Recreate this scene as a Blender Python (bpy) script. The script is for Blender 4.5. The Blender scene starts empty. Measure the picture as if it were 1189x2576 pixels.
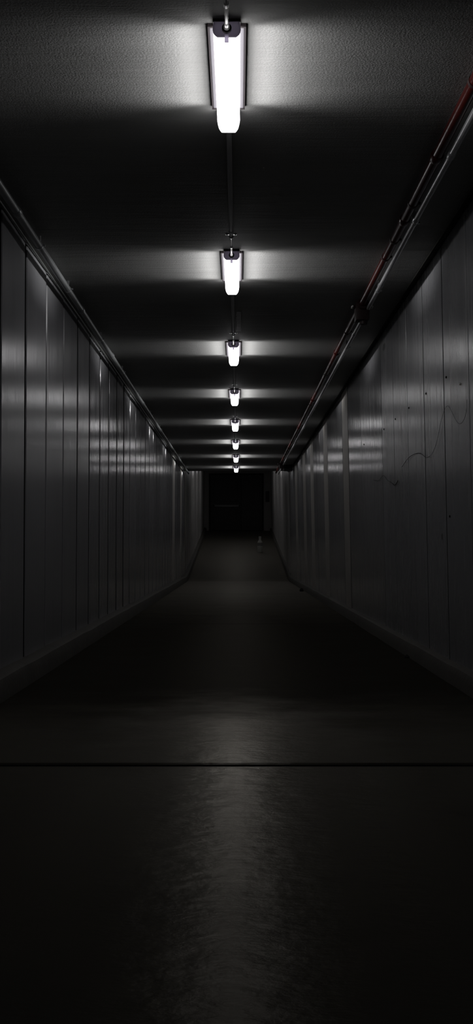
import bpy, bmesh, math, random
from mathutils import Vector, Matrix
random.seed(7)
S = bpy.context.scene
COL = S.collection

# ------------------------------------------------------------------ view
S.view_settings.view_transform = 'Standard'
S.view_settings.look = 'None'
S.view_settings.gamma = 1.0
S.view_settings.use_curve_mapping = False
S.view_settings.exposure = 0.0
S.cycles.use_denoising = True
S.cycles.max_bounces = 10
S.cycles.diffuse_bounces = 5
S.cycles.glossy_bounces = 5
S.cycles.sample_clamp_indirect = 4.0

# ------------------------------------------------------------------ dimensions
CAM = 0.757            # camera height above the corridor floor
CH = CAM + 1.80        # ceiling height
XL, XR = -1.24, 1.19   # wall faces at ceiling
LEAN = 0.0215          # the right wall leans outwards towards its foot
Y0 = -1.6              # where the corridor starts behind the camera
YB = 24.0              # the floor breaks into a ramp
YE = 38.4              # far end wall
GR = 0.0986            # ramp gradient
F = 2600.0             # focal length in pixels
VX, VY = 598.0, 1380.0


def rise(y):
    return max(0.0, y - YB) * GR


# ------------------------------------------------------------------ materials
def new_mat(name):
    m = bpy.data.materials.new(name)
    m.use_nodes = True
    nt = m.node_tree
    b = nt.nodes['Principled BSDF']
    return m, nt, b


def simple(name, col, rough=0.5, metal=0.0, spec=0.5, bump=0.0, bscale=80.0, var=0.0, vscale=8.0):
    m, nt, b = new_mat(name)
    b.inputs['Base Color'].default_value = (*col, 1)
    b.inputs['Roughness'].default_value = rough
    b.inputs['Metallic'].default_value = metal
    b.inputs['Specular IOR Level'].default_value = spec
    tc = nt.nodes.new('ShaderNodeTexCoord')
    if var > 0:
        n = nt.nodes.new('ShaderNodeTexNoise')
        n.inputs['Scale'].default_value = vscale
        n.inputs['Detail'].default_value = 5
        nt.links.new(tc.outputs['Object'], n.inputs['Vector'])
        mx = nt.nodes.new('ShaderNodeMixRGB')
        mx.inputs[1].default_value = (*[c * (1 - var) for c in col], 1)
        mx.inputs[2].default_value = (*[min(1, c * (1 + var)) for c in col], 1)
        nt.links.new(n.outputs['Fac'], mx.inputs[0])
        nt.links.new(mx.outputs[0], b.inputs['Base Color'])
    if bump > 0:
        n2 = nt.nodes.new('ShaderNodeTexNoise')
        n2.inputs['Scale'].default_value = bscale
        n2.inputs['Detail'].default_value = 4
        nt.links.new(tc.outputs['Object'], n2.inputs['Vector'])
        bp = nt.nodes.new('ShaderNodeBump')
        bp.inputs['Strength'].default_value = 1.0
        bp.inputs['Distance'].default_value = bump
        nt.links.new(n2.outputs['Fac'], bp.inputs['Height'])
        nt.links.new(bp.outputs['Normal'], b.inputs['Normal'])
    return m


def noise(nt, tc, scale_vec, detail=4, rough=0.5):
    mp = nt.nodes.new('ShaderNodeMapping')
    mp.inputs['Scale'].default_value = scale_vec
    nt.links.new(tc.outputs['Object'], mp.inputs['Vector'])
    n = nt.nodes.new('ShaderNodeTexNoise')
    n.inputs['Scale'].default_value = 1.0
    n.inputs['Detail'].default_value = detail
    n.inputs['Roughness'].default_value = rough
    nt.links.new(mp.outputs[0], n.inputs['Vector'])
    return n


def wall_mat(name, col, r0, r1, streak, spec=0.5, marks=()):
    """painted sheet metal: brushed vertical streaks, uneven gloss, a few dirt marks"""
    m, nt, b = new_mat(name)
    tc = nt.nodes.new('ShaderNodeTexCoord')
    n1 = noise(nt, tc, (1, 14.0, 0.22), 5, 0.65)
    n3 = noise(nt, tc, (1, 1.3, 0.8), 4, 0.6)
    bp = nt.nodes.new('ShaderNodeBump')
    bp.inputs['Strength'].default_value = 1.0
    bp.inputs['Distance'].default_value = streak
    nt.links.new(n1.outputs['Fac'], bp.inputs['Height'])
    nt.links.new(bp.outputs['Normal'], b.inputs['Normal'])
    mr = nt.nodes.new('ShaderNodeMapRange')
    mr.inputs['From Min'].default_value = 0.3
    mr.inputs['From Max'].default_value = 0.7
    mr.inputs['To Min'].default_value = r0
    mr.inputs['To Max'].default_value = r1
    nt.links.new(n1.outputs['Fac'], mr.inputs['Value'])
    nt.links.new(mr.outputs[0], b.inputs['Roughness'])
    mx = nt.nodes.new('ShaderNodeMixRGB')
    mx.inputs[1].default_value = (*[c * 0.86 for c in col], 1)
    mx.inputs[2].default_value = (*[c * 1.12 for c in col], 1)
    nt.links.new(n3.outputs['Fac'], mx.inputs[0])
    last = mx.outputs[0]
    for (py, pz, ry, rz, dark) in marks:
        v = nt.nodes.new('ShaderNodeVectorMath'); v.operation = 'SUBTRACT'
        nt.links.new(tc.outputs['Object'], v.inputs[0])
        v.inputs[1].default_value = (0, py, pz)
        v2 = nt.nodes.new('ShaderNodeVectorMath'); v2.operation = 'MULTIPLY'
        nt.links.new(v.outputs[0], v2.inputs[0])
        v2.inputs[1].default_value = (0, 1 / ry, 1 / rz)
        ln = nt.nodes.new('ShaderNodeVectorMath'); ln.operation = 'LENGTH'
        nt.links.new(v2.outputs[0], ln.inputs[0])
        r = nt.nodes.new('ShaderNodeMapRange')
        r.inputs['From Min'].default_value = 0.5
        r.inputs['From Max'].default_value = 1.0
        r.inputs['To Min'].default_value = 1.0
        r.inputs['To Max'].default_value = 0.0
        nt.links.new(ln.outputs['Value'], r.inputs['Value'])
        mm = nt.nodes.new('ShaderNodeMixRGB')
        nt.links.new(r.outputs[0], mm.inputs[0])
        nt.links.new(last, mm.inputs[1])
        mm.inputs[2].default_value = (*[c * dark for c in col], 1)
        last = mm.outputs[0]
    nt.links.new(last, b.inputs['Base Color'])
    b.inputs['Specular IOR Level'].default_value = spec
    b.inputs['Anisotropic'].default_value = 0.4
    cx = nt.nodes.new('ShaderNodeCombineXYZ')      # rolled sheet: grain runs upright, sheen spreads along the corridor
    cx.inputs[1].default_value = 1.0
    nt.links.new(cx.outputs[0], b.inputs['Tangent'])
    return m


def zwall(px, py, y):
    """height of a pixel row at distance y"""
    return CAM + (VY - py) * y / F


RM = []
for (px, py0, py1, w) in ((924, 1428, 1452, 0.05), (1108, 1338, 1362, 0.02), (973, 862, 884, 0.09),
                          (1067, 668, 700, 0.03), (1022, 962, 976, 0.02)):
    y = F * 1.22 / (px - VX)
    RM.append((y, zwall(px, (py0 + py1) / 2, y), w, (py1 - py0) / 2 * y / F, 0.2))

WALLC = (0.268, 0.270, 0.280)
M = {}
M['satin'] = wall_mat('grey_satin_painted_panel', WALLC, 0.20, 0.27, 0.0018, 1.1)
M['satin_r'] = wall_mat('grey_satin_painted_panel_scuffed', WALLC, 0.22, 0.30, 0.0012, 1.0, marks=RM)
M['gloss'] = wall_mat('grey_gloss_painted_panel', WALLC, 0.11, 0.20, 0.0034, 1.0)
M['pale'] = wall_mat('pale_matt_panel', (0.36, 0.345, 0.32), 0.4, 0.5, 0.0015, 0.3)
M['ramp'] = wall_mat('brightened_ramp_panel', (0.50, 0.49, 0.48), 0.25, 0.4, 0.0060, 0.7)  # same wall grey lightened: extra brightness on the ramp put into the colour
M['seam'] = simple('dark_seam', (0.010, 0.010, 0.011), 0.9, spec=0.02)
M['sealant'] = simple('dark_joint_sealant', (0.012, 0.012, 0.011), 0.8, spec=0.2)
M['kerb'] = simple('kerb_concrete', (0.075, 0.070, 0.060), 0.7, bump=0.003, bscale=30, var=0.35, vscale=4)
M['endwall'] = simple('dull_plaster', (0.30, 0.29, 0.28), 0.7, bump=0.001, var=0.15)
M['door'] = simple('black_door_paint', (0.012, 0.012, 0.012), 0.5, bump=0.0005)
M['doorbar'] = simple('dull_grey_bar', (0.10, 0.10, 0.10), 0.4, 0.6)
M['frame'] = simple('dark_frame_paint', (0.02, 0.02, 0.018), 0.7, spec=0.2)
M['red'] = simple('dark_red_pipe_paint', (0.034, 0.004, 0.003), 0.27, bump=0.0004, var=0.35, vscale=14)
M['redbox'] = simple('dark_red_cast_iron', (0.014, 0.0022, 0.0018), 0.55, bump=0.001, var=0.3)
M['galv'] = simple('galvanised_steel', (0.50, 0.51, 0.52), 0.30, 0.7, bump=0.0004, var=0.2, vscale=20)
M['dullpipe'] = simple('dull_grey_pipe', (0.22, 0.23, 0.23), 0.38, 0.4, bump=0.0004, var=0.25, vscale=12)
M['cable'] = simple('dark_cable_sheath', (0.10, 0.105, 0.10), 0.45)
M['conduit'] = simple('grey_conduit', (0.42, 0.42, 0.42), 0.5, var=0.2)
M['brightmetal'] = simple('bright_nickel', (0.88, 0.87, 0.85), 0.30, 0.35)
M['blackmetal'] = simple('black_rubber', (0.012, 0.012, 0.012), 0.6)
M['wire'] = simple('black_wire', (0.008, 0.008, 0.008), 0.8, spec=0.1)
M['screw'] = simple('rusty_screw', (0.008, 0.007, 0.006), 0.8, spec=0.1)
M['nail'] = simple('bright_nail', (0.92, 0.90, 0.84), 0.3)
M['tray'] = simple('white_enamel_tray', (0.20, 0.19, 0.21), 0.4)
M['gasket'] = simple('dark_gasket', (0.018, 0.012, 0.014), 0.6)
M['tape'] = simple('pale_tape', (0.50, 0.50, 0.50), 0.6, bump=0.001, bscale=40, var=0.3, vscale=30)
M['jug'] = simple('cloudy_plastic', (0.5, 0.5, 0.46), 0.35)
M['jugband'] = simple('dark_label_band', (0.08, 0.08, 0.07), 0.5)
M['box'] = simple('dark_wall_box_paint', (0.02, 0.02, 0.02), 0.5)
M['lump'] = simple('dark_rag', (0.012, 0.012, 0.012), 0.9, bump=0.004, bscale=40)

# lamp diffuser: gives off light
LAMP_E = 6.0
m, nt, b = new_mat('glowing_diffuser')
b.inputs['Base Color'].default_value = (0.8, 0.8, 0.8, 1)
b.inputs['Emission Color'].default_value = (1.0, 0.985, 1.0, 1)
b.inputs['Emission Strength'].default_value = LAMP_E
b.inputs['Roughness'].default_value = 0.4
M['lens'] = m

# smoked end cap: translucent plastic
m, nt, b = new_mat('smoked_end_cap')
out = nt.nodes['Material Output']
b.inputs['Base Color'].default_value = (0.16, 0.15, 0.17, 1)
b.inputs['Roughness'].default_value = 0.35
tr = nt.nodes.new('ShaderNodeBsdfTranslucent')
tr.inputs['Color'].default_value = (0.016, 0.014, 0.019, 1)
mix = nt.nodes.new('ShaderNodeMixShader')
mix.inputs[0].default_value = 0.5
nt.links.new(b.outputs[0], mix.inputs[1])
nt.links.new(tr.outputs[0], mix.inputs[2])
nt.links.new(mix.outputs[0], out.inputs['Surface'])
M['cap'] = m
m = m.copy(); m.name = 'pale_latch_plastic'
m.node_tree.nodes['Translucent BSDF'].inputs['Color'].default_value = (0.55, 0.52, 0.60, 1)
M['latch'] = m
m = m.copy(); m.name = 'milky_end_cap'
m.node_tree.nodes['Translucent BSDF'].inputs['Color'].default_value = (0.40, 0.38, 0.42, 1)
M['farcap'] = m

# floor: worn sealed concrete
m, nt, b = new_mat('worn_sealed_concrete')
tc = nt.nodes.new('ShaderNodeTexCoord')
n1 = noise(nt, tc, (1.6, 2.6, 1), 6, 0.62)
n2 = noise(nt, tc, (9, 14, 1), 5, 0.6)
mx = nt.nodes.new('ShaderNodeMixRGB')
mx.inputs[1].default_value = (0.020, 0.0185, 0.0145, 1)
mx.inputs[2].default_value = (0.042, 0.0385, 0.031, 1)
nt.links.new(n1.outputs['Fac'], mx.inputs[0])
nt.links.new(mx.outputs[0], b.inputs['Base Color'])
# polished traffic wear around the near joint, duller concrete elsewhere
sx = nt.nodes.new('ShaderNodeSeparateXYZ')
nt.links.new(tc.outputs['Object'], sx.inputs[0])
d3 = nt.nodes.new('ShaderNodeMath'); d3.operation = 'MULTIPLY_ADD'; d3.inputs[1].default_value = 1.6
nt.links.new(n1.outputs['Fac'], d3.inputs[0]); nt.links.new(sx.outputs['Y'], d3.inputs[2])
def ymap(f0, f1, t0, t1):
    r = nt.nodes.new('ShaderNodeMapRange'); r.interpolation_type = 'SMOOTHSTEP'
    for n_, v_ in (('From Min', f0), ('From Max', f1), ('To Min', t0), ('To Max', t1)):
        r.inputs[n_].default_value = v_
    nt.links.new(d3.outputs[0], r.inputs['Value'])
    return r


rg = ymap(4.3, 6.4, 0.28, 0.46)
near, far = ymap(2.2, 4.6, 0.42, 1.0), ymap(4.6, 6.4, 0.74, 0.07)
mul = nt.nodes.new('ShaderNodeMath'); mul.operation = 'MULTIPLY'
nt.links.new(near.outputs[0], mul.inputs[0]); nt.links.new(far.outputs[0], mul.inputs[1])
ramp_ = ymap(8.0, 25.0, 0.0, 0.34)          # the ramp has the glossier screed
mxx = nt.nodes.new('ShaderNodeMath'); mxx.operation = 'MAXIMUM'
# feet have worn the middle smoother than the sides
ax = nt.nodes.new('ShaderNodeMath'); ax.operation = 'ABSOLUTE'
nt.links.new(sx.outputs['X'], ax.inputs[0])
ax2 = nt.nodes.new('ShaderNodeMath'); ax2.operation = 'MULTIPLY_ADD'; ax2.inputs[1].default_value = 0.5
nt.links.new(n1.outputs['Fac'], ax2.inputs[0]); nt.links.new(ax.outputs[0], ax2.inputs[2])
lat = nt.nodes.new('ShaderNodeMapRange'); lat.interpolation_type = 'SMOOTHSTEP'
for n_, v_ in (('From Min', 0.25), ('From Max', 0.95), ('To Min', 1.0), ('To Max', 0.35)):
    lat.inputs[n_].default_value = v_
nt.links.new(ax2.outputs[0], lat.inputs['Value'])
mul2 = nt.nodes.new('ShaderNodeMath'); mul2.operation = 'MULTIPLY'
nt.links.new(mul.outputs[0], mul2.inputs[0]); nt.links.new(lat.outputs[0], mul2.inputs[1])
nt.links.new(mul2.outputs[0], mxx.inputs[0]); nt.links.new(ramp_.outputs[0], mxx.inputs[1])
fre = nt.nodes.new('ShaderNodeFresnel'); fre.inputs['IOR'].default_value = 1.45
fac = nt.nodes.new('ShaderNodeMath'); fac.operation = 'MULTIPLY'
nt.links.new(mxx.outputs[0], fac.inputs[0]); nt.links.new(fre.outputs[0], fac.inputs[1])
gl = nt.nodes.new('ShaderNodeBsdfAnisotropic')
gl.inputs['Color'].default_value = (1.0, 0.95, 0.85, 1)
nt.links.new(rg.outputs[0], gl.inputs['Roughness'])
mixs = nt.nodes.new('ShaderNodeMixShader')
nt.links.new(fac.outputs[0], mixs.inputs[0]); nt.links.new(b.outputs[0], mixs.inputs[1]); nt.links.new(gl.outputs[0], mixs.inputs[2])
nt.links.new(mixs.outputs[0], nt.nodes['Material Output'].inputs['Surface'])
b.inputs['Specular IOR Level'].default_value = 0.0
b.inputs['Roughness'].default_value = 0.7
bp = nt.nodes.new('ShaderNodeBump')
bp.inputs['Distance'].default_value = 0.004
nt.links.new(n2.outputs['Fac'], bp.inputs['Height'])
nt.links.new(bp.outputs['Normal'], b.inputs['Normal'])
nt.links.new(bp.outputs['Normal'], gl.inputs['Normal'])
M['floor'] = m

# ceiling: stippled plaster, trowelled crosswise
m, nt, b = new_mat('stippled_plaster')
tc = nt.nodes.new('ShaderNodeTexCoord')
n1 = noise(nt, tc, (0.9, 5.0, 1), 6, 0.65)
n2 = noise(nt, tc, (120, 120, 120), 3, 0.6)
n3 = noise(nt, tc, (1.2, 14.0, 1), 4, 0.6)
mx = nt.nodes.new('ShaderNodeMixRGB')
mx.inputs[1].default_value = (0.19, 0.19, 0.184, 1)
mx.inputs[2].default_value = (0.265, 0.265, 0.257, 1)
nt.links.new(n1.outputs['Fac'], mx.inputs[0])
nt.links.new(mx.outputs[0], b.inputs['Base Color'])
b.inputs['Roughness'].default_value = 0.6
b.inputs['Specular IOR Level'].default_value = 0.2
bp = nt.nodes.new('ShaderNodeBump')
bp.inputs['Distance'].default_value = 0.0012
nt.links.new(n2.outputs['Fac'], bp.inputs['Height'])
bp2 = nt.nodes.new('ShaderNodeBump')
bp2.inputs['Distance'].default_value = 0.004
nt.links.new(n3.outputs['Fac'], bp2.inputs['Height'])
nt.links.new(bp.outputs['Normal'], bp2.inputs['Normal'])
nt.links.new(bp2.outputs['Normal'], b.inputs['Normal'])
M['ceiling'] = m


# ------------------------------------------------------------------ mesh helpers
def obj(name, bm, mat, parent=None, smooth=False, loc=None):
    me = bpy.data.meshes.new(name)
    bmesh.ops.recalc_face_normals(bm, faces=bm.faces)
    bm.to_mesh(me)
    bm.free()
    for mm in (mat if isinstance(mat, (list, tuple)) else [mat]):
        me.materials.append(mm)
    if smooth:
        for p in me.polygons:
            p.use_smooth = True
        try:
            me.set_sharp_from_angle(angle=math.radians(40))
        except Exception:
            pass
    o = bpy.data.objects.new(name, me)
    COL.objects.link(o)
    if loc is not None:
        o.location = loc
    if parent is not None:
        o.parent = parent
    return o


def tag(o, label=None, cat=None, group=None, kind=None):
    if label: o['label'] = label
    if cat: o['category'] = cat
    if group: o['group'] = group
    if kind: o['kind'] = kind
    return o


def thing(name, label, cat, loc=(0, 0, 0), group=None):
    o = bpy.data.objects.new(name, None)
    o.empty_display_size = 0.05
    COL.objects.link(o)
    o.location = loc
    return tag(o, label, cat, group)


def box(bm, x0, x1, y0, y1, z0, z1, bev=0.0, mi=0):
    vs = [bm.verts.new((x, y, z)) for x in (x0, x1) for y in (y0, y1) for z in (z0, z1)]
    idx = [(0, 1, 3, 2), (4, 6, 7, 5), (0, 4, 5, 1), (2, 3, 7, 6), (0, 2, 6, 4), (1, 5, 7, 3)]
    fs = [bm.faces.new([vs[i] for i in f]) for f in idx]
    for f in fs:
        f.material_index = mi
    if bev > 0:
        es = list({e for f in fs for e in f.edges})
        bmesh.ops.bevel(bm, geom=es, offset=bev, segments=2, affect='EDGES', profile=0.5)


def tube(bm, pts, r, n=12, caps=True):
    """round tube through pts; r a number or one radius per point"""
    pts = [Vector(p) for p in pts]
    rs = r if isinstance(r, (list, tuple)) else [r] * len(pts)
    rings = []
    for i, p in enumerate(pts):
        a = pts[max(0, i - 1)]; c = pts[min(len(pts) - 1, i + 1)]
        d = (c - a).normalized() if (c - a).length > 1e-9 else Vector((0, 1, 0))
        up = Vector((0, 0, 1)) if abs(d.z) < 0.95 else Vector((1, 0, 0))
        s = d.cross(up).normalized(); u = s.cross(d).normalized()
        rings.append([bm.verts.new(p + (s * math.cos(2 * math.pi * k / n) + u * math.sin(2 * math.pi * k / n)) * rs[i]) for k in range(n)])
    for a, c in zip(rings, rings[1:]):
        for k in range(n):
            bm.faces.new((a[k], a[(k + 1) % n], c[(k + 1) % n], c[k]))
    if caps:
        bm.faces.new(rings[0]); bm.faces.new(rings[-1])


def lathe(bm, prof, n=20):
    """profile of (radius, z) around the z axis"""
    rings = [[bm.verts.new((r * math.cos(2 * math.pi * k / n), r * math.sin(2 * math.pi * k / n), z)) for k in range(n)] for r, z in prof]
    for a, c in zip(rings, rings[1:]):
        for k in range(n):
            bm.faces.new((a[k], a[(k + 1) % n], c[(k + 1) % n], c[k]))
    bm.faces.new(rings[0]); bm.faces.new(rings[-1])


def loft(bm, sections, close=True):
    """sections: equal-length closed loops of points"""
    rings = [[bm.verts.new(p) for p in s] for s in sections]
    n = len(rings[0])
    for a, c in zip(rings, rings[1:]):
        for k in range(n):
            bm.faces.new((a[k], a[(k + 1) % n], c[(k + 1) % n], c[k]))
    if close:
        bm.faces.new(rings[0]); bm.faces.new(rings[-1])


# ------------------------------------------------------------------ the setting
# floor with expansion joints
def build_floor():
    bm = bmesh.new()
    prof = [(Y0, 0.0)]
    for yj, w, d in ((3.62, 0.040, 0.009), (10.4, 0.016, 0.006), (17.2, 0.016, 0.006)):
        prof += [(yj - w / 2 - 0.012, 0.0), (yj - w / 2, -0.004), (yj - w / 2 + 0.002, -d), (yj + w / 2 - 0.002, -d), (yj + w / 2, -0.004), (yj + w / 2 + 0.012, 0.0)]
    prof += [(YB - 0.4, 0.0), (YB, rise(YB) + 0.008), (YB + 0.4, rise(YB + 0.4)), (YE + 0.5, rise(YE + 0.5))]
    low = [(y, z - 0.2) for y, z in prof]
    loft(bm, [[(x, y, z) for y, z in prof] + [(x, y, z) for y, z in reversed(low)] for x in (-1.5, 1.5)])
    for f in bm.faces:
        if all(-0.1 < v.co.z < -0.0035 for v in f.verts):
            f.material_index = 1
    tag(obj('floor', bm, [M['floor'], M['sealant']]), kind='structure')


def build_ceiling():
    bm = bmesh.new()
    box(bm, -1.5, 1.5, Y0, YB, CH, CH + 0.18)
    tag(obj('ceiling', bm, M['ceiling']), kind='structure')
    bm = bmesh.new()
    prof = [(YB, CH), (YE + 0.5, CH + rise(YE + 0.5))]
    up = [(y, z + 0.18) for y, z in prof]
    loft(bm, [[(x, y, z) for y, z in prof] + [(x, y, z) for y, z in reversed(up)] for x in (-1.5, 1.5)])
    tag(obj('ceiling_far', bm, M['ceiling']), kind='structure')


PITCH = 0.651
SEAM0 = 5.42


def build_wall(side):
    """a wall of upright sheet panels, a real groove between each pair"""
    rnd = random.Random(11 if side < 0 else 5)
    bm = bmesh.new()
    ks = range(-11, 52)
    pts = []           # (y, depth into the wall, material index of the strip that follows)
    for k in ks:
        ya = SEAM0 + k * PITCH
        yb = ya + PITCH
        if ya < Y0: ya = Y0
        if side < 0:
            gap = rnd.choice((0.042, 0.050, 0.058)) + max(0, min(k, 8)) * 0.003
            if k == 1: gap = 0.062
            if k in (0,): gap = 0.05
            if k == 2: gap = 0.042
        else:
            gap = rnd.choice((0.004, 0.005, 0.006))
            if k == 1: gap = 0.024
        tilt = rnd.uniform(-1, 1) * (0.0006 if k < 5 else 0.0016)
        if k >= 16: tilt *= 2.5
        off = 0.001
        if ya > YB - 0.3:
            mi = 4
        elif ya > 8.6:
            mi = 1
        else:
            mi = 0
        if side < 0 and k in (0, 1, 2): tilt = (-0.0015, 0.0022, 0.0018)[k]
        if side > 0 and k in (9, 13, 17, 20, 24):
            mi = 2
            if k == 9: tilt = -0.003
        if side < 0 and k in (22, 26, 29):
            mi = 2
        dep = 0.045 if side < 0 else 0.02
        h = gap / 2
        bv = 0.006 if side < 0 else 0.0015
        pts.append((ya + h, dep, 3))
        pts.append((ya + h + 0.0005, off + tilt + bv, mi))
        pts.append((ya + h + bv, off + tilt, mi))
        pts.append((yb - h - bv, off - tilt, mi))
        pts.append((yb - h - 0.0005, off - tilt + bv, 3))
        pts.append((yb - h, dep, 3))
    def X(d, z, zc):
        if side < 0:
            return XL - d - (zc - z) * 0.005
        return XR + d + (zc - z) * LEAN
    prev = None
    ymax = YE + 0.3
    pts = [p for p in pts if p[0] < ymax]
    rows = []
    for (y, d, mi) in pts:
        zc = CH + rise(y)
        zb = rise(y) - 0.05
        rows.append((bm.verts.new((X(d, zb, zc), y, zb)), bm.verts.new((X(d, zc + 0.05, zc), y, zc + 0.05)), mi, y))
    for a, c in zip(rows, rows[1:]):
        f = bm.faces.new((a[0], c[0], c[1], a[1]))
        f.material_index = a[2]
    # the back of the wall: real thickness
    xb = XL - 0.18 if side < 0 else XR + 0.26
    b0 = [bm.verts.new((xb, y, rise(y) - 0.05)) for y in (pts[0][0], YB, pts[-1][0])]
    b1 = [bm.verts.new((xb, y, CH + rise(y) + 0.05)) for y in (pts[0][0], YB, pts[-1][0])]
    for i in range(2):
        bm.faces.new((b0[i], b1[i], b1[i + 1], b0[i + 1]))
    bm.faces.new((rows[0][0], rows[0][1], b1[0], b0[0]))
    bm.faces.new((rows[-1][0], b0[-1], b1[-1], rows[-1][1]))
    name = 'wall_left' if side < 0 else 'wall_right'
    o = obj(name, bm, [M['satin'] if side < 0 else M['satin_r'], M['gloss'], M['pale'], M['seam'], M['ramp']])
    # normals must face into the corridor: fix the panel strip by hand
    tag(o, kind='structure')


def build_kerb(side):
    bm = bmesh.new()
    secs = []
    rnd = random.Random(3 + side)
    ys = [Y0] + [Y0 + 0.45 * i for i in range(1, 56)] + [YB] + [YB + 0.6 * i for i in range(1, 24)] + [YE]
    ys = sorted(set(ys))
    top = 0.120 if side < 0 else 0.106
    for y in ys:
        z = rise(y)
        w0 = (XL if side < 0 else XR + LEAN * (CH - 0.1)) + side * 0.06
        face = (-1.163 if side < 0 else 1.188) + rnd.uniform(-0.004, 0.004)
        t = top + rnd.uniform(-0.003, 0.003)
        s = -side
        secs.append([(w0, y, z - 0.04), (face + s * 0.006, y, z - 0.04), (face + s * 0.004, y, z + t * 0.55), (face - s * 0.012, y, z + t * 0.9), (face - s * 0.035, y, z + t), (w0, y, z + t)])
    loft(bm, secs)
    tag(obj('baseboard_left' if side < 0 else 'baseboard_right', bm, M['kerb'], smooth=True), kind='structure')


DX0, DX1 = -1.078, 0.96
DZ0 = rise(YE)
DZ1 = CAM + (VY - 1190.5) * YE / F


def build_end():
    bm = bmesh.new()
    zt = CH + rise(YE) + 0.2
    box(bm, -1.45, DX0, YE, YE + 0.2, DZ0 - 0.1, zt)
    box(bm, DX1, 1.5, YE, YE + 0.2, DZ0 - 0.1, zt)
    box(bm, DX0, DX1, YE, YE + 0.2, DZ1, zt)
    tag(obj('wall_end', bm, M['endwall']), kind='structure')
    bm = bmesh.new()
    box(bm, DX0, DX0 + 0.05, YE + 0.02, YE + 0.16, DZ0 + 0.016, DZ1 - 0.05)
    box(bm, DX1 - 0.05, DX1, YE + 0.02, YE + 0.16, DZ0 + 0.016, DZ1 - 0.05)
    box(bm, DX0, DX1, YE + 0.02, YE + 0.16, DZ1 - 0.05, DZ1)
    tag(obj('trim_1', bm, M['frame']), kind='structure')
    xm = 0.12
    for i, (a, c) in enumerate(((DX0 + 0.055, xm - 0.004), (xm + 0.004, DX1 - 0.055))):
        bm = bmesh.new()
        box(bm, a, c, YE + 0.09, YE + 0.14, DZ0 + 0.022, DZ1 - 0.055, 0.003)
        # raised panels
        w = c - a
        for (z0, z1) in ((0.12, 0.78), (1.08, 1.95)):
            box(bm, a + 0.12 * w, c - 0.12 * w, YE + 0.082, YE + 0.095, DZ0 + z0, DZ0 + z1, 0.004)
        d = obj('door_%d' % (i + 1), bm, M['door'])
        tag(d, kind='structure')
        if i == 0:
            bm = bmesh.new()
            box(bm, a + 0.1, c - 0.03, YE + 0.03, YE + 0.06, DZ0 + 0.88, DZ0 + 0.97, 0.008)
            box(bm, a + 0.1, a + 0.16, YE + 0.03, YE + 0.085, DZ0 + 0.87, DZ0 + 0.98, 0.006)
            box(bm, c - 0.09, c - 0.03, YE + 0.03, YE + 0.085, DZ0 + 0.87, DZ0 + 0.98, 0.006)
            obj('push_bar', bm, M['doorbar'], d)
    # back of the corridor, behind the camera
    bm = bmesh.new()
    box(bm, -1.5, 1.5, Y0 - 0.2, Y0, -0.2, CH + 0.2)
    tag(obj('wall_back', bm, M['endwall']), kind='structure')


build_floor(); build_ceiling(); build_wall(-1); build_wall(1); build_kerb(-1); build_kerb(1); build_end()

# ------------------------------------------------------------------ batten lights
LX = -0.038
LY0, LSP, NL = 3.55, 2.71, 8
TL = 0.645            # tray length
TW = 0.1325           # tray width
OV = 0.040            # lens overhang past the tray, near end
OF = 0.060            # and far end
LD = 0.090            # lens depth
SIDE_W = 1.08          # watts through each long side


def lens_profile(s=1.0, grow=0.0, zs=1.0):
    """half-round trapezoid cross-section, from the tray down: (x, z)"""
    half = [(0.0425, -0.010), (0.0450, -0.030), (0.0455, -0.048), (0.0440, -0.060), (0.0405, -0.074), (0.0350, -0.083), (0.0285, -LD)]
    half = [(x * s + grow, -0.010 + (z + 0.010) * zs - (grow if z < -0.02 else 0)) for x, z in half]
    return half + [(-x, z) for x, z in reversed(half)]


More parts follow.
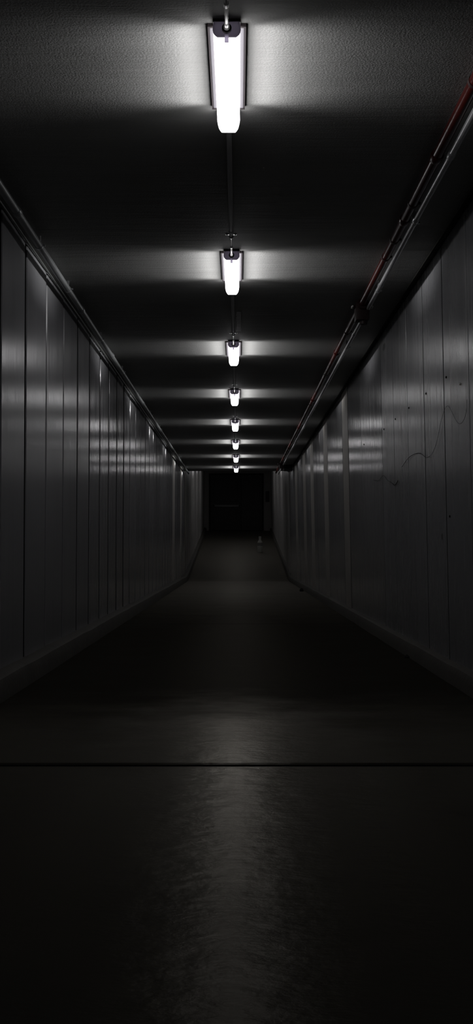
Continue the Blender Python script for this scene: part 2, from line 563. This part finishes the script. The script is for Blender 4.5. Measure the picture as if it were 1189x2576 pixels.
def make_lamp(label):
    root = thing('ceiling_light', label, 'ceiling light', (LX, LY0, CH), 'batten lights along the corridor ceiling')
    bm = bmesh.new()
    hw = TW / 2 - 0.005
    loft(bm, [[(hw, y, 0), (hw, y, -0.010), (hw - 0.003, y, -0.012), (-hw + 0.003, y, -0.012), (-hw, y, -0.010), (-hw, y, 0)] for y in (0.0, TL)])
    obj('base_tray', bm, M['tray'], root)
    bm = bmesh.new()
    for s in (-1, 1):
        x = s * TW / 2
        box(bm, min(x, x - s * 0.0048), max(x, x - s * 0.0048), -0.004, TL + 0.004, -0.0125, 0.0)
    box(bm, -TW / 2, TW / 2, -0.010, -0.0005, -0.013, 0.0)
    box(bm, -TW / 2, TW / 2, TL + 0.0005, TL + 0.010, -0.014, 0.0)
    box(bm, -0.047, 0.047, -OV + 0.002, -0.011, -0.0095, 0.0)  # added plate above the lens overhang, blocks its light from the ceiling
    box(bm, -0.047, 0.047, TL + 0.011, TL + OF - 0.002, -0.0095, 0.0)  # the same added light stop at the far end
    obj('tray_lip_and_light_stop', bm, M['gasket'], root)
    bm = bmesh.new()
    ys = [(-OV + 0.006, 0.96), (-OV + 0.02, 1.0), (TL + OF - 0.02, 1.0), (TL + OF - 0.006, 0.96)]
    loft(bm, [[(x, y, z) for x, z in lens_profile(s)] for y, s in ys])
    obj('diffuser', bm, M['lens'], root, smooth=True)
    # end caps: smoked plastic shells that close the tube
    CZ = 0.62
    for s in (0, 1):
        bm = bmesh.new()
        if s == 0:
            yy = (-OV, -OV + 0.003, -OV + 0.007)
        else:
            yy = (TL + OF, TL + OF - 0.003, TL + OF - 0.007)
        secs = [[(x, yy[0], z) for x, z in lens_profile(0.97, 0.000, CZ)],
                [(x, yy[1], z) for x, z in lens_profile(1.0, 0.0025, CZ)],
                [(x, yy[2], z) for x, z in lens_profile(1.0, 0.0025, CZ)]]
        rings = [[bm.verts.new(p) for p in q] for q in secs]
        n = len(rings[0])
        for a, c in zip(rings, rings[1:]):
            for k in range(n):
                bm.faces.new((a[k], a[(k + 1) % n], c[(k + 1) % n], c[k]))
        bm.faces.new(rings[0])
        cap = obj('end_cap', bm, M['cap'] if s == 0 else M['farcap'], root, smooth=True)
        if s == 0:
            bm = bmesh.new()
            box(bm, -0.007, 0.007, -OV - 0.005, -OV - 0.001, -0.083, -0.056, 0.0015)
            obj('latch', bm, M['latch'], cap)
    # cable gland with lock nut, seal and domed nut
    bm = bmesh.new()
    zc = -0.036
    tube(bm, [(0, -OV - 0.002, zc), (0, -OV - 0.010, zc)], 0.0165, 18)
    g0 = obj('gland_seal', bm, M['blackmetal'], root, smooth=True)
    bm = bmesh.new()
    tube(bm, [(0, -OV - 0.008, zc), (0, -OV - 0.018, zc), (0, -OV - 0.0185, zc), (0, -OV - 0.034, zc), (0, -OV - 0.042, zc + 0.001)],
         [0.0105, 0.0105, 0.0088, 0.0088, 0.0068], 14)
    obj('gland_nut', bm, M['brightmetal'], root, smooth=True)
    # the tube's light leaves mostly through the long prismatic sides: a flat beam and a steeper weak one
    for s in (-1, 1):
        for watts, tilt, spread in ((SIDE_W, 9.5, 46), (SIDE_W * 0.065, 38, 60)):
            ld = bpy.data.lights.new('tube_light', 'AREA')
            ld.shape = 'RECTANGLE'
            ld.size = 0.03
            ld.size_y = TL - 0.01
            ld.energy = watts
            ld.spread = math.radians(spread)
            ld.color = (1.0, 0.99, 1.0)
            lo = bpy.data.objects.new('tube_light', ld)
            COL.objects.link(lo)
            lo.parent = root
            lo.location = (s * 0.049, TL / 2, -0.036)
            d = Vector((s, 0, math.tan(math.radians(tilt))))
            zax = -d.normalized(); yax = Vector((0, 1, 0)); xax = yax.cross(zax)
            lo.rotation_euler = Matrix((xax, yax, zax)).transposed().to_euler()
    return root


def copy_tree(o, parent=None):
    c = o.copy()
    COL.objects.link(c)
    c.parent = parent
    for ch in list(o.children):
        copy_tree(ch, c)
    return c


lamp_labels = [
    'lit white batten light, the nearest and largest, at the top of the photo',
    'lit white batten light, second from the camera on the ceiling line',
    'lit white batten light, third from the camera, just past the pale tape strip',
    'lit white batten light, fourth from the camera on the ceiling line',
    'lit white batten light, fifth from the camera, small on the ceiling line',
    'lit white batten light, sixth from the camera, third from the far end',
    'lit white batten light, seventh from the camera, last but one of the row',
    'lit white batten light, last and farthest of the row, in front of the dark doorway',
]
proto = make_lamp(lamp_labels[0])
lamps = [proto] + [copy_tree(proto) for _ in range(NL - 1)]
for i, o in enumerate(lamps):
    o.location = (LX, LY0 + i * LSP, CH)
    o['label'] = lamp_labels[i]

# three more on the sloping ceiling of the ramp (only their light on the far walls and floor is seen)
for yy, wd in ((28.25, 'first'), (31.0, 'second'), (33.7, 'third')):
    o = copy_tree(proto)
    o.location = (LX, yy, CH + rise(yy) - 0.002)
    o.rotation_euler = (math.atan(GR), 0, 0)
    o['label'] = 'batten light up on the sloping ramp ceiling, ' + wd + ' past the farthest in view'

# and the one of the row right over the camera
o = copy_tree(proto)
o.location = (LX, LY0 - LSP, CH)
o['label'] = 'batten light over the camera, nearer than the top one in the photo'

# ------------------------------------------------------------------ conduits between the lights
def make_conduit(i, label):
    """runs along the ceiling from behind one lamp to the gland of the next"""
    ya = (LY0 + (i - 1) * LSP + TL + OF + 0.004) if i > 0 else 2.2
    yb = LY0 + i * LSP - OV - 0.040
    zc = CH - 0.013
    zg = CH - 0.036
    root = thing('ceiling_conduit', label, 'conduit', (LX, ya, CH), 'conduits between the batten lights')
    L = yb - ya
    bm = bmesh.new()
    tube(bm, [(0, 0, -0.013), (0, L * 0.5, -0.013), (0, L - 0.34, -0.013)], 0.0115, 12)
    obj('tube', bm, M['conduit'], root, smooth=True)
    bm = bmesh.new()
    pts, rs = [], []
    n = 34
    for k in range(n + 1):
        t = k / n
        y = L - 0.345 + 0.345 * t
        u = max(0, (t - 0.35) / 0.65)
        z = -0.013 - 0.023 * (u * u * (3 - 2 * u))
        pts.append((0, y, z))
        rs.append(0.0072 if k % 2 else 0.0062)
    tube(bm, pts, rs, 12)
    obj('flexible_tail', bm, M['brightmetal'], root, smooth=True)
    for (dy, r, ln) in ((0.345, 0.0135, 0.04), (0.10, 0.0090, 0.02)):
        t = 1 - dy / 0.345
        u = max(0, (t - 0.35) / 0.65)
        z = -0.013 - 0.023 * (u * u * (3 - 2 * u))
        bm = bmesh.new()
        tube(bm, [(0, L - dy - ln / 2, z - 0.0005), (0, L - dy + ln / 2, z - 0.0005)], r, 14)
        obj('coupling', bm, M['brightmetal'] if dy < 0.3 else M['conduit'], root, smooth=True)
    # saddle clip with two screws
    ys = L - 0.26
    bm = bmesh.new()
    box(bm, -0.032, -0.011, ys - 0.009, ys + 0.009, -0.003, 0.0)
    box(bm, 0.011, 0.032, ys - 0.009, ys + 0.009, -0.003, 0.0)
    tube(bm, [(0, ys - 0.009, -0.013), (0, ys + 0.009, -0.013)], 0.0135, 14)
    clip = obj('saddle_clip', bm, M['galv'], root, smooth=True)
    for s in (-1, 1):
        bm = bmesh.new()
        lathe(bm, [(0.0045, -0.0028), (0.0045, -0.005), (0.002, -0.0066)], 10)
        sc = obj('screw', bm, M['brightmetal'], clip)
        sc.location = (s * 0.024, ys, 0)
    return root


clabels = ['grey conduit and gland tail coming down into the nearest batten light at the top',
           'long grey conduit running from the nearest batten light to the second one']
words = ['second', 'third', 'fourth', 'fifth', 'sixth', 'seventh', 'last']
for i in range(NL):
    lb = clabels[i] if i < 2 else 'grey ceiling conduit running from the %s batten light to the %s one' % (words[i - 2], words[i - 1])
    make_conduit(i, lb)

# pale tape strip beside the conduit in front of the third light
bm = bmesh.new()
ys = [7.86 + 0.045 * k for k in range(16)]
rnd = random.Random(2)
loft(bm, [[(-0.012 + rnd.uniform(-.003, .003), y, CH), (-0.012 + rnd.uniform(-.003, .003), y, CH - 0.003 - rnd.uniform(0, .004)),
           (0.026 + rnd.uniform(-.003, .003), y, CH - 0.003 - rnd.uniform(0, .004)), (0.026, y, CH)] for y in ys])
tag(obj('tape_strip', bm, M['tape']), 'pale crinkled tape strip stuck on the ceiling beside the conduit before the third light', 'tape')


# ------------------------------------------------------------------ pipes
def pipe_path(x, h, y0=Y0 + 0.01, y1=YB - 0.02, wob=0.0, seed=1):
    rnd = random.Random(seed)
    pts = []
    y = y0
    while y < y1:
        pts.append((x + rnd.uniform(-wob, wob), y, CH - h + rise(y) + rnd.uniform(-wob, wob) * 0.5))
        y += 0.9
    pts.append((x, y1, CH - h + rise(y1)))
    return pts


def collar(name, root, mat, x, h, y, r, ln):
    bm = bmesh.new()
    tube(bm, [(x, y - ln / 2, CH - h + rise(y)), (x, y - ln / 2 + 0.006, CH - h + rise(y)), (x, y + ln / 2 - 0.006, CH - h + rise(y)), (x, y + ln / 2, CH - h + rise(y))],
         [r - 0.003, r, r, r - 0.003], 16)
    return obj(name, bm, mat, root, smooth=True)


def hanger(root, x, h, y, r, mat):
    """strap round the pipe with a stem up to the ceiling"""
    bm = bmesh.new()
    z = CH - h + rise(y)
    tube(bm, [(x, y - 0.010, z), (x, y + 0.010, z)], r + 0.0025, 16)
    box(bm, x - 0.008, x + 0.008, y - 0.008, y + 0.008, z + r, CH + rise(y))
    box(bm, x + r * 0.9, x + r + 0.014, y - 0.008, y + 0.008, z - 0.005, z + 0.005)
    return obj('pipe_hanger', bm, mat, root, smooth=True)


# left pipe in the corner between wall and ceiling
PX, PH, PR = -1.143, 0.056, 0.021
root = thing('ceiling_pipe', 'grey steel pipe in the corner of the left wall and ceiling', 'pipe', (0, 0, 0))
bm = bmesh.new(); tube(bm, pipe_path(PX, PH), PR, 16)
obj('tube', bm, M['dullpipe'], root, smooth=True)
for y in (5.35, 7.55, 9.35, 12.4, 15.3, 18.4, 21.5):
    collar('coupling', root, M['dullpipe'], PX, PH, y, PR + 0.0045, 0.07)
for y in (4.2, 5.95, 6.95, 8.6, 10.2, 11.8, 13.5, 15.1, 16.8, 18.5, 20.2, 22.0):
    hanger(root, PX, PH, y, PR, M['galv'])
bm = bmesh.new(); tube(bm, pipe_path(XL + 0.012, 0.009, wob=0.0015, seed=4, y1=YB - 0.1), 0.0065, 10)
tag(obj('wall_cable', bm, M['cable'], smooth=True), 'thin dark cable along the very top of the left wall beside the pipe', 'cable')

# red pipe on the right
RX, RH, RR = 0.894, 0.036, 0.024
root = thing('sprinkler_pipe', 'dark red painted pipe under the ceiling on the right', 'pipe', (0, 0, 0))
bm = bmesh.new()
rp = [(RX + (-0.006 if p[1] > 7.6 else 0.0), p[1], p[2]) for p in pipe_path(RX, RH, wob=0.001, seed=6)]
tube(bm, rp, RR, 16)
obj('tube', bm, M['red'], root, smooth=True)
for y in (4.65, 5.55, 9.3, 12.2, 15.0, 18.0):
    collar('coupling', root, M['red'], RX - (0.006 if y > 7.6 else 0), RH, y, RR + 0.006, 0.06)
for y in (3.9, 5.28, 5.9, 6.25, 8.4, 10.4, 12.6, 14.8, 17.0, 19.2, 22.2):
    hanger(root, RX - (0.006 if y > 7.6 else 0), RH, y, RR, M['redbox'])

# grey pipe beside the red one
GX, GH, GR_ = 0.939, 0.067, 0.0145
root = thing('conduit_pipe', 'shiny grey steel pipe running beside the dark red one', 'pipe', (0, 0, 0))
bm = bmesh.new(); tube(bm, pipe_path(GX, GH, wob=0.0012, seed=9), GR_, 14)
obj('tube', bm, M['galv'], root, smooth=True)
for y in (4.55, 5.45, 6.8, 8.35, 10.9, 13.6, 16.4):
    collar('coupling', root, M['galv'], GX, GH, y, GR_ + 0.004, 0.06)
for y in (4.0, 5.5, 6.95, 8.9, 10.9, 12.9, 14.9, 16.9, 18.9):
    hanger(root, GX, GH, y, GR_, M['galv'])


# dark red valve bodies clamped on the red pipe
def valve(y, w, drop, label, xoff=0.0):
    x = RX + 0.006
    z = CH - RH
    root = thing('ceiling_pipe_valve', label, 'valve', (x, y, z))
    x = xoff; y = 0.0; z = 0.0
    bm = bmesh.new()
    tube(bm, [(x, y - 0.075, z), (x, y - 0.06, z), (x, y - 0.055, z), (x, y + 0.055, z), (x, y + 0.06, z), (x, y + 0.075, z)],
         [0.036, 0.045, 0.040, 0.040, 0.045, 0.036], 18)
    obj('clamp_ring', bm, M['redbox'], root, smooth=True)
    bm = bmesh.new()
    box(bm, x - w / 2, x + w / 2, y - 0.05, y + 0.06, z - drop, z + 0.02, 0.012)
    obj('valve_body', bm, M['redbox'], root, smooth=True)
    bm = bmesh.new()
    tube(bm, [(x + 0.012, y, z - drop - 0.022), (x + 0.012, y, z - drop + 0.004)], [0.026, 0.030], 14)
    obj('cover_cap', bm, M['redbox'], root, smooth=True)
    for s in (-1, 1):
        bm = bmesh.new()
        box(bm, x + s * 0.03 - 0.012 + s * 0.025, x + s * 0.03 + 0.012 + s * 0.025, y - 0.02, y + 0.02, z - 0.022, z + 0.002, 0.003)
        ear = obj('clamp_ear', bm, M['redbox'], root)
        bm = bmesh.new()
        tube(bm, [(x + s * 0.072, y - 0.03, z - 0.012), (x + s * 0.072, y - 0.022, z - 0.012), (x + s * 0.072, y + 0.03, z - 0.012)], [0.006, 0.008, 0.005], 8)
        obj('bolt', bm, M['brightmetal'], ear)
    return root


valve(7.5, 0.100, 0.115, 'dark red cast valve clamped on the red pipe halfway along the right')
valve(21.4, 0.09, 0.09, 'dark valve on the red pipe far down the corridor near the last lights')

# junction box at the far end between pipes and wall
bm = bmesh.new()
root = thing('ceiling_junction_box', 'dark junction box under the ceiling where the corridor ceiling ends at right', 'box', (1.075, 22.3, CH))
box(bm, -0.09, 0.09, -0.10, 0.10, -0.125, 0, 0.006)
obj('case', bm, M['redbox'], root)
bm = bmesh.new(); box(bm, -0.084, 0.084, -0.112, -0.101, -0.119, -0.006, 0.003)
obj('lid', bm, M['box'], root)

# dark top trim on the right wall
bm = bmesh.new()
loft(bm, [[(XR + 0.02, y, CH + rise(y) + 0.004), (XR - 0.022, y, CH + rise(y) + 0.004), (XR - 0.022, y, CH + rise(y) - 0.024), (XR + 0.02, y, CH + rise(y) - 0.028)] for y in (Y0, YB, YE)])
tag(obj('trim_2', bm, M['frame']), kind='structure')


# ------------------------------------------------------------------ wires and screws on the right wall
def on_right(px, py, proud=0.006):
    """the point of the right wall that stands at this bearing"""
    y = 5.0
    for _ in range(12):
        z = CAM + (VY - py) * y / F
        x = XR + (CH - z) * LEAN - proud
        y = F * x / (px - VX)
    return Vector((x, y, CAM + (VY - py) * y / F))


def smooth_pts(P, n=6):
    out = []
    for i in range(len(P) - 1):
        p0 = P[max(0, i - 1)]; p1 = P[i]; p2 = P[i + 1]; p3 = P[min(len(P) - 1, i + 2)]
        for k in range(n):
            t = k / n
            out.append(0.5 * ((2 * p1) + (p2 - p0) * t + (2 * p0 - 5 * p1 + 4 * p2 - p3) * t * t + (3 * p1 - p0 - 3 * p2 + p3) * t ** 3))
    out.append(P[-1])
    return out


def wire(pix, r, label):
    P = smooth_pts([on_right(*p) for p in pix])
    bm = bmesh.new()
    n = len(P)
    rs = [r * (1.0 if i > n * 0.68 else 0.55) for i in range(n)]
    tube(bm, P, rs, 8)
    tag(obj('loose_wire', bm, M['wire'], smooth=True), label, 'wire', 'loose wires on the right wall')


wire([(1174, 1005), (1172, 1035), (1166, 1056), (1157, 1066), (1148, 1060), (1139, 1043), (1131, 1027), (1125, 1021),
      (1118, 1030), (1109, 1058), (1102, 1093), (1096, 1118), (1085, 1143), (1072, 1151), (1062, 1144), (1051, 1140), (1038, 1144), (1026, 1153), (1010, 1175)],
     0.0018, 'longer thin black wire sagging in two loops across the right wall by the dark seam')
wire([(938, 1207), (950, 1210), (957, 1203), (964, 1196), (970, 1203), (975, 1209), (984, 1214), (991, 1220), (996, 1217), (1000, 1209)],
     0.0024, 'short wavy black wire low on the right wall, farther than the long one')

spots = [(1122, 949, 'black screw on the wide dark seam of the right wall'),
         (1071, 990, 'black screw left of the wide seam, between two faint panel joints'),
         (1028, 1026, 'black screw at the foot of a drip line on the right wall'),
         (994, 1054, 'black screw on the hairline seam near the glossy panels of the right wall'),
         (965, 1080, 'black screw at the near edge of the glossy panels on the right wall'),
         (915, 1118, 'black screw in the middle of the glossy panels on the right wall'),
         (1131, 1299, 'black screw on the right wall well below the long wire')]
for px, py, lb in spots:
    p = on_right(px, py, 0.0)
    root = thing('wall_screw', lb, 'screw', p, 'screws in the right wall')
    bm = bmesh.new()
    lathe(bm, [(0.0068, -0.006), (0.0068, 0.003), (0.004, 0.005)], 12)
    bmesh.ops.rotate(bm, verts=bm.verts, matrix=Matrix.Rotation(-math.pi / 2, 3, 'Y'), cent=(0, 0, 0))
    obj('head', bm, M['screw'], root)
p = on_right(1157, 966, 0.0)
bm = bmesh.new()
lathe(bm, [(0.007, -0.004), (0.007, 0.004), (0.003, 0.007)], 10)
bmesh.ops.rotate(bm, verts=bm.verts, matrix=Matrix.Rotation(-math.pi / 2, 3, 'Y'), cent=(0, 0, 0))
tag(obj('wall_nail', bm, M['nail'], loc=p), 'bright nail head on the right wall above the wire loop', 'nail')

# ------------------------------------------------------------------ small things on the floor and end wall
JY = 30.6
JX = (653.5 - VX) * JY / F
root = thing('water_bottle', 'pale cloudy bottle with a short neck standing alone on the far ramp', 'bottle', (JX, JY, rise(JY)))
bm = bmesh.new()
lathe(bm, [(0.070, -0.006), (0.076, 0.01), (0.076, 0.20), (0.073, 0.215), (0.076, 0.23), (0.076, 0.275), (0.066, 0.315), (0.044, 0.345), (0.034, 0.36), (0.034, 0.43)], 24)
obj('body', bm, M['jug'], root, smooth=True)
bm = bmesh.new(); lathe(bm, [(0.037, 0.425), (0.037, 0.462), (0.032, 0.468)], 18)
obj('cap', bm, M['jug'], root, smooth=True)
for z in (0.215, 0.262):
    bm = bmesh.new(); lathe(bm, [(0.0775, z - 0.012), (0.0775, z + 0.012)], 24)
    obj('band', bm, M['jugband'], root, smooth=True)

bx0, bx1 = (667.5 - VX) * YE / F, (676 - VX) * YE / F
bz0, bz1 = CAM + (VY - 1262) * YE / F, CAM + (VY - 1236) * YE / F
root = thing('wall_box', 'dark box mounted on the end wall right of the dark doorway', 'box', ((bx0 + bx1) / 2, YE, bz0))
w = (bx1 - bx0) / 2; h = bz1 - bz0
bm = bmesh.new(); box(bm, -w, w, -0.09, 0.0, 0.0, h, 0.008)
obj('case', bm, M['box'], root)
bm = bmesh.new(); box(bm, -w + 0.008, w - 0.008, -0.100, -0.091, 0.008, h - 0.008, 0.003)
lid = obj('lid', bm, M['box'], root)
bm = bmesh.new(); tube(bm, [(w * 0.5, -0.100, h * 0.5), (w * 0.5, -0.108, h * 0.5)], 0.010, 10)
obj('lock', bm, M['doorbar'], lid)


def lump(px, py, size, label, zoff, y=None):
    x = (px - VX) * y / F
    bm = bmesh.new()
    bmesh.ops.create_icosphere(bm, subdivisions=3, radius=1.0)
    rnd = random.Random(px)
    for v in bm.verts:
        k = 1 + 0.18 * math.sin(v.co.x * 4 + 1) * math.cos(v.co.y * 5) + rnd.uniform(-0.05, 0.05)
        v.co = Vector((v.co.x * size[0] * k, v.co.y * size[1] * k, max(-0.35, v.co.z) * size[2] * k))
    z0 = min(v.co.z for v in bm.verts)
    for v in bm.verts: v.co.z -= z0
    tag(obj('crumpled_rag', bm, M['lump'], smooth=True, loc=(x, y, zoff)), label, 'rag', 'dark scraps along the right kerb')


lump(758, 1484, (0.035, 0.06, 0.04), 'small dark crumpled scrap at the far end of the right kerb', rise(18.3) - 0.003, 18.3)
lump(1022, 1652, (0.018, 0.03, 0.016), 'tiny dark scrap on the floor against the near part of the right kerb', -0.002, 7.16)

# ------------------------------------------------------------------ world and camera
w = bpy.data.worlds.new('World')
S.world = w
w.use_nodes = True
w.node_tree.nodes['Background'].inputs[0].default_value = (0, 0, 0, 1)
w.node_tree.nodes['Background'].inputs[1].default_value = 0.0

cd = bpy.data.cameras.new('Camera')
cam = bpy.data.objects.new('Camera', cd)
COL.objects.link(cam)
cd.sensor_fit = 'VERTICAL'
cd.sensor_height = 36.0
cd.lens = 36.0 * F / 2576.0
cd.clip_start = 0.01
cam.location = (0, 0, CAM)
cd.shift_y = (VY - 1288.0) / 2576.0       # the photo is a crop: a level camera with the frame raised
cd.shift_x = -(VX - 594.5) / 2576.0
cam.rotation_euler = (math.pi / 2, 0, 0)
S.camera = cam
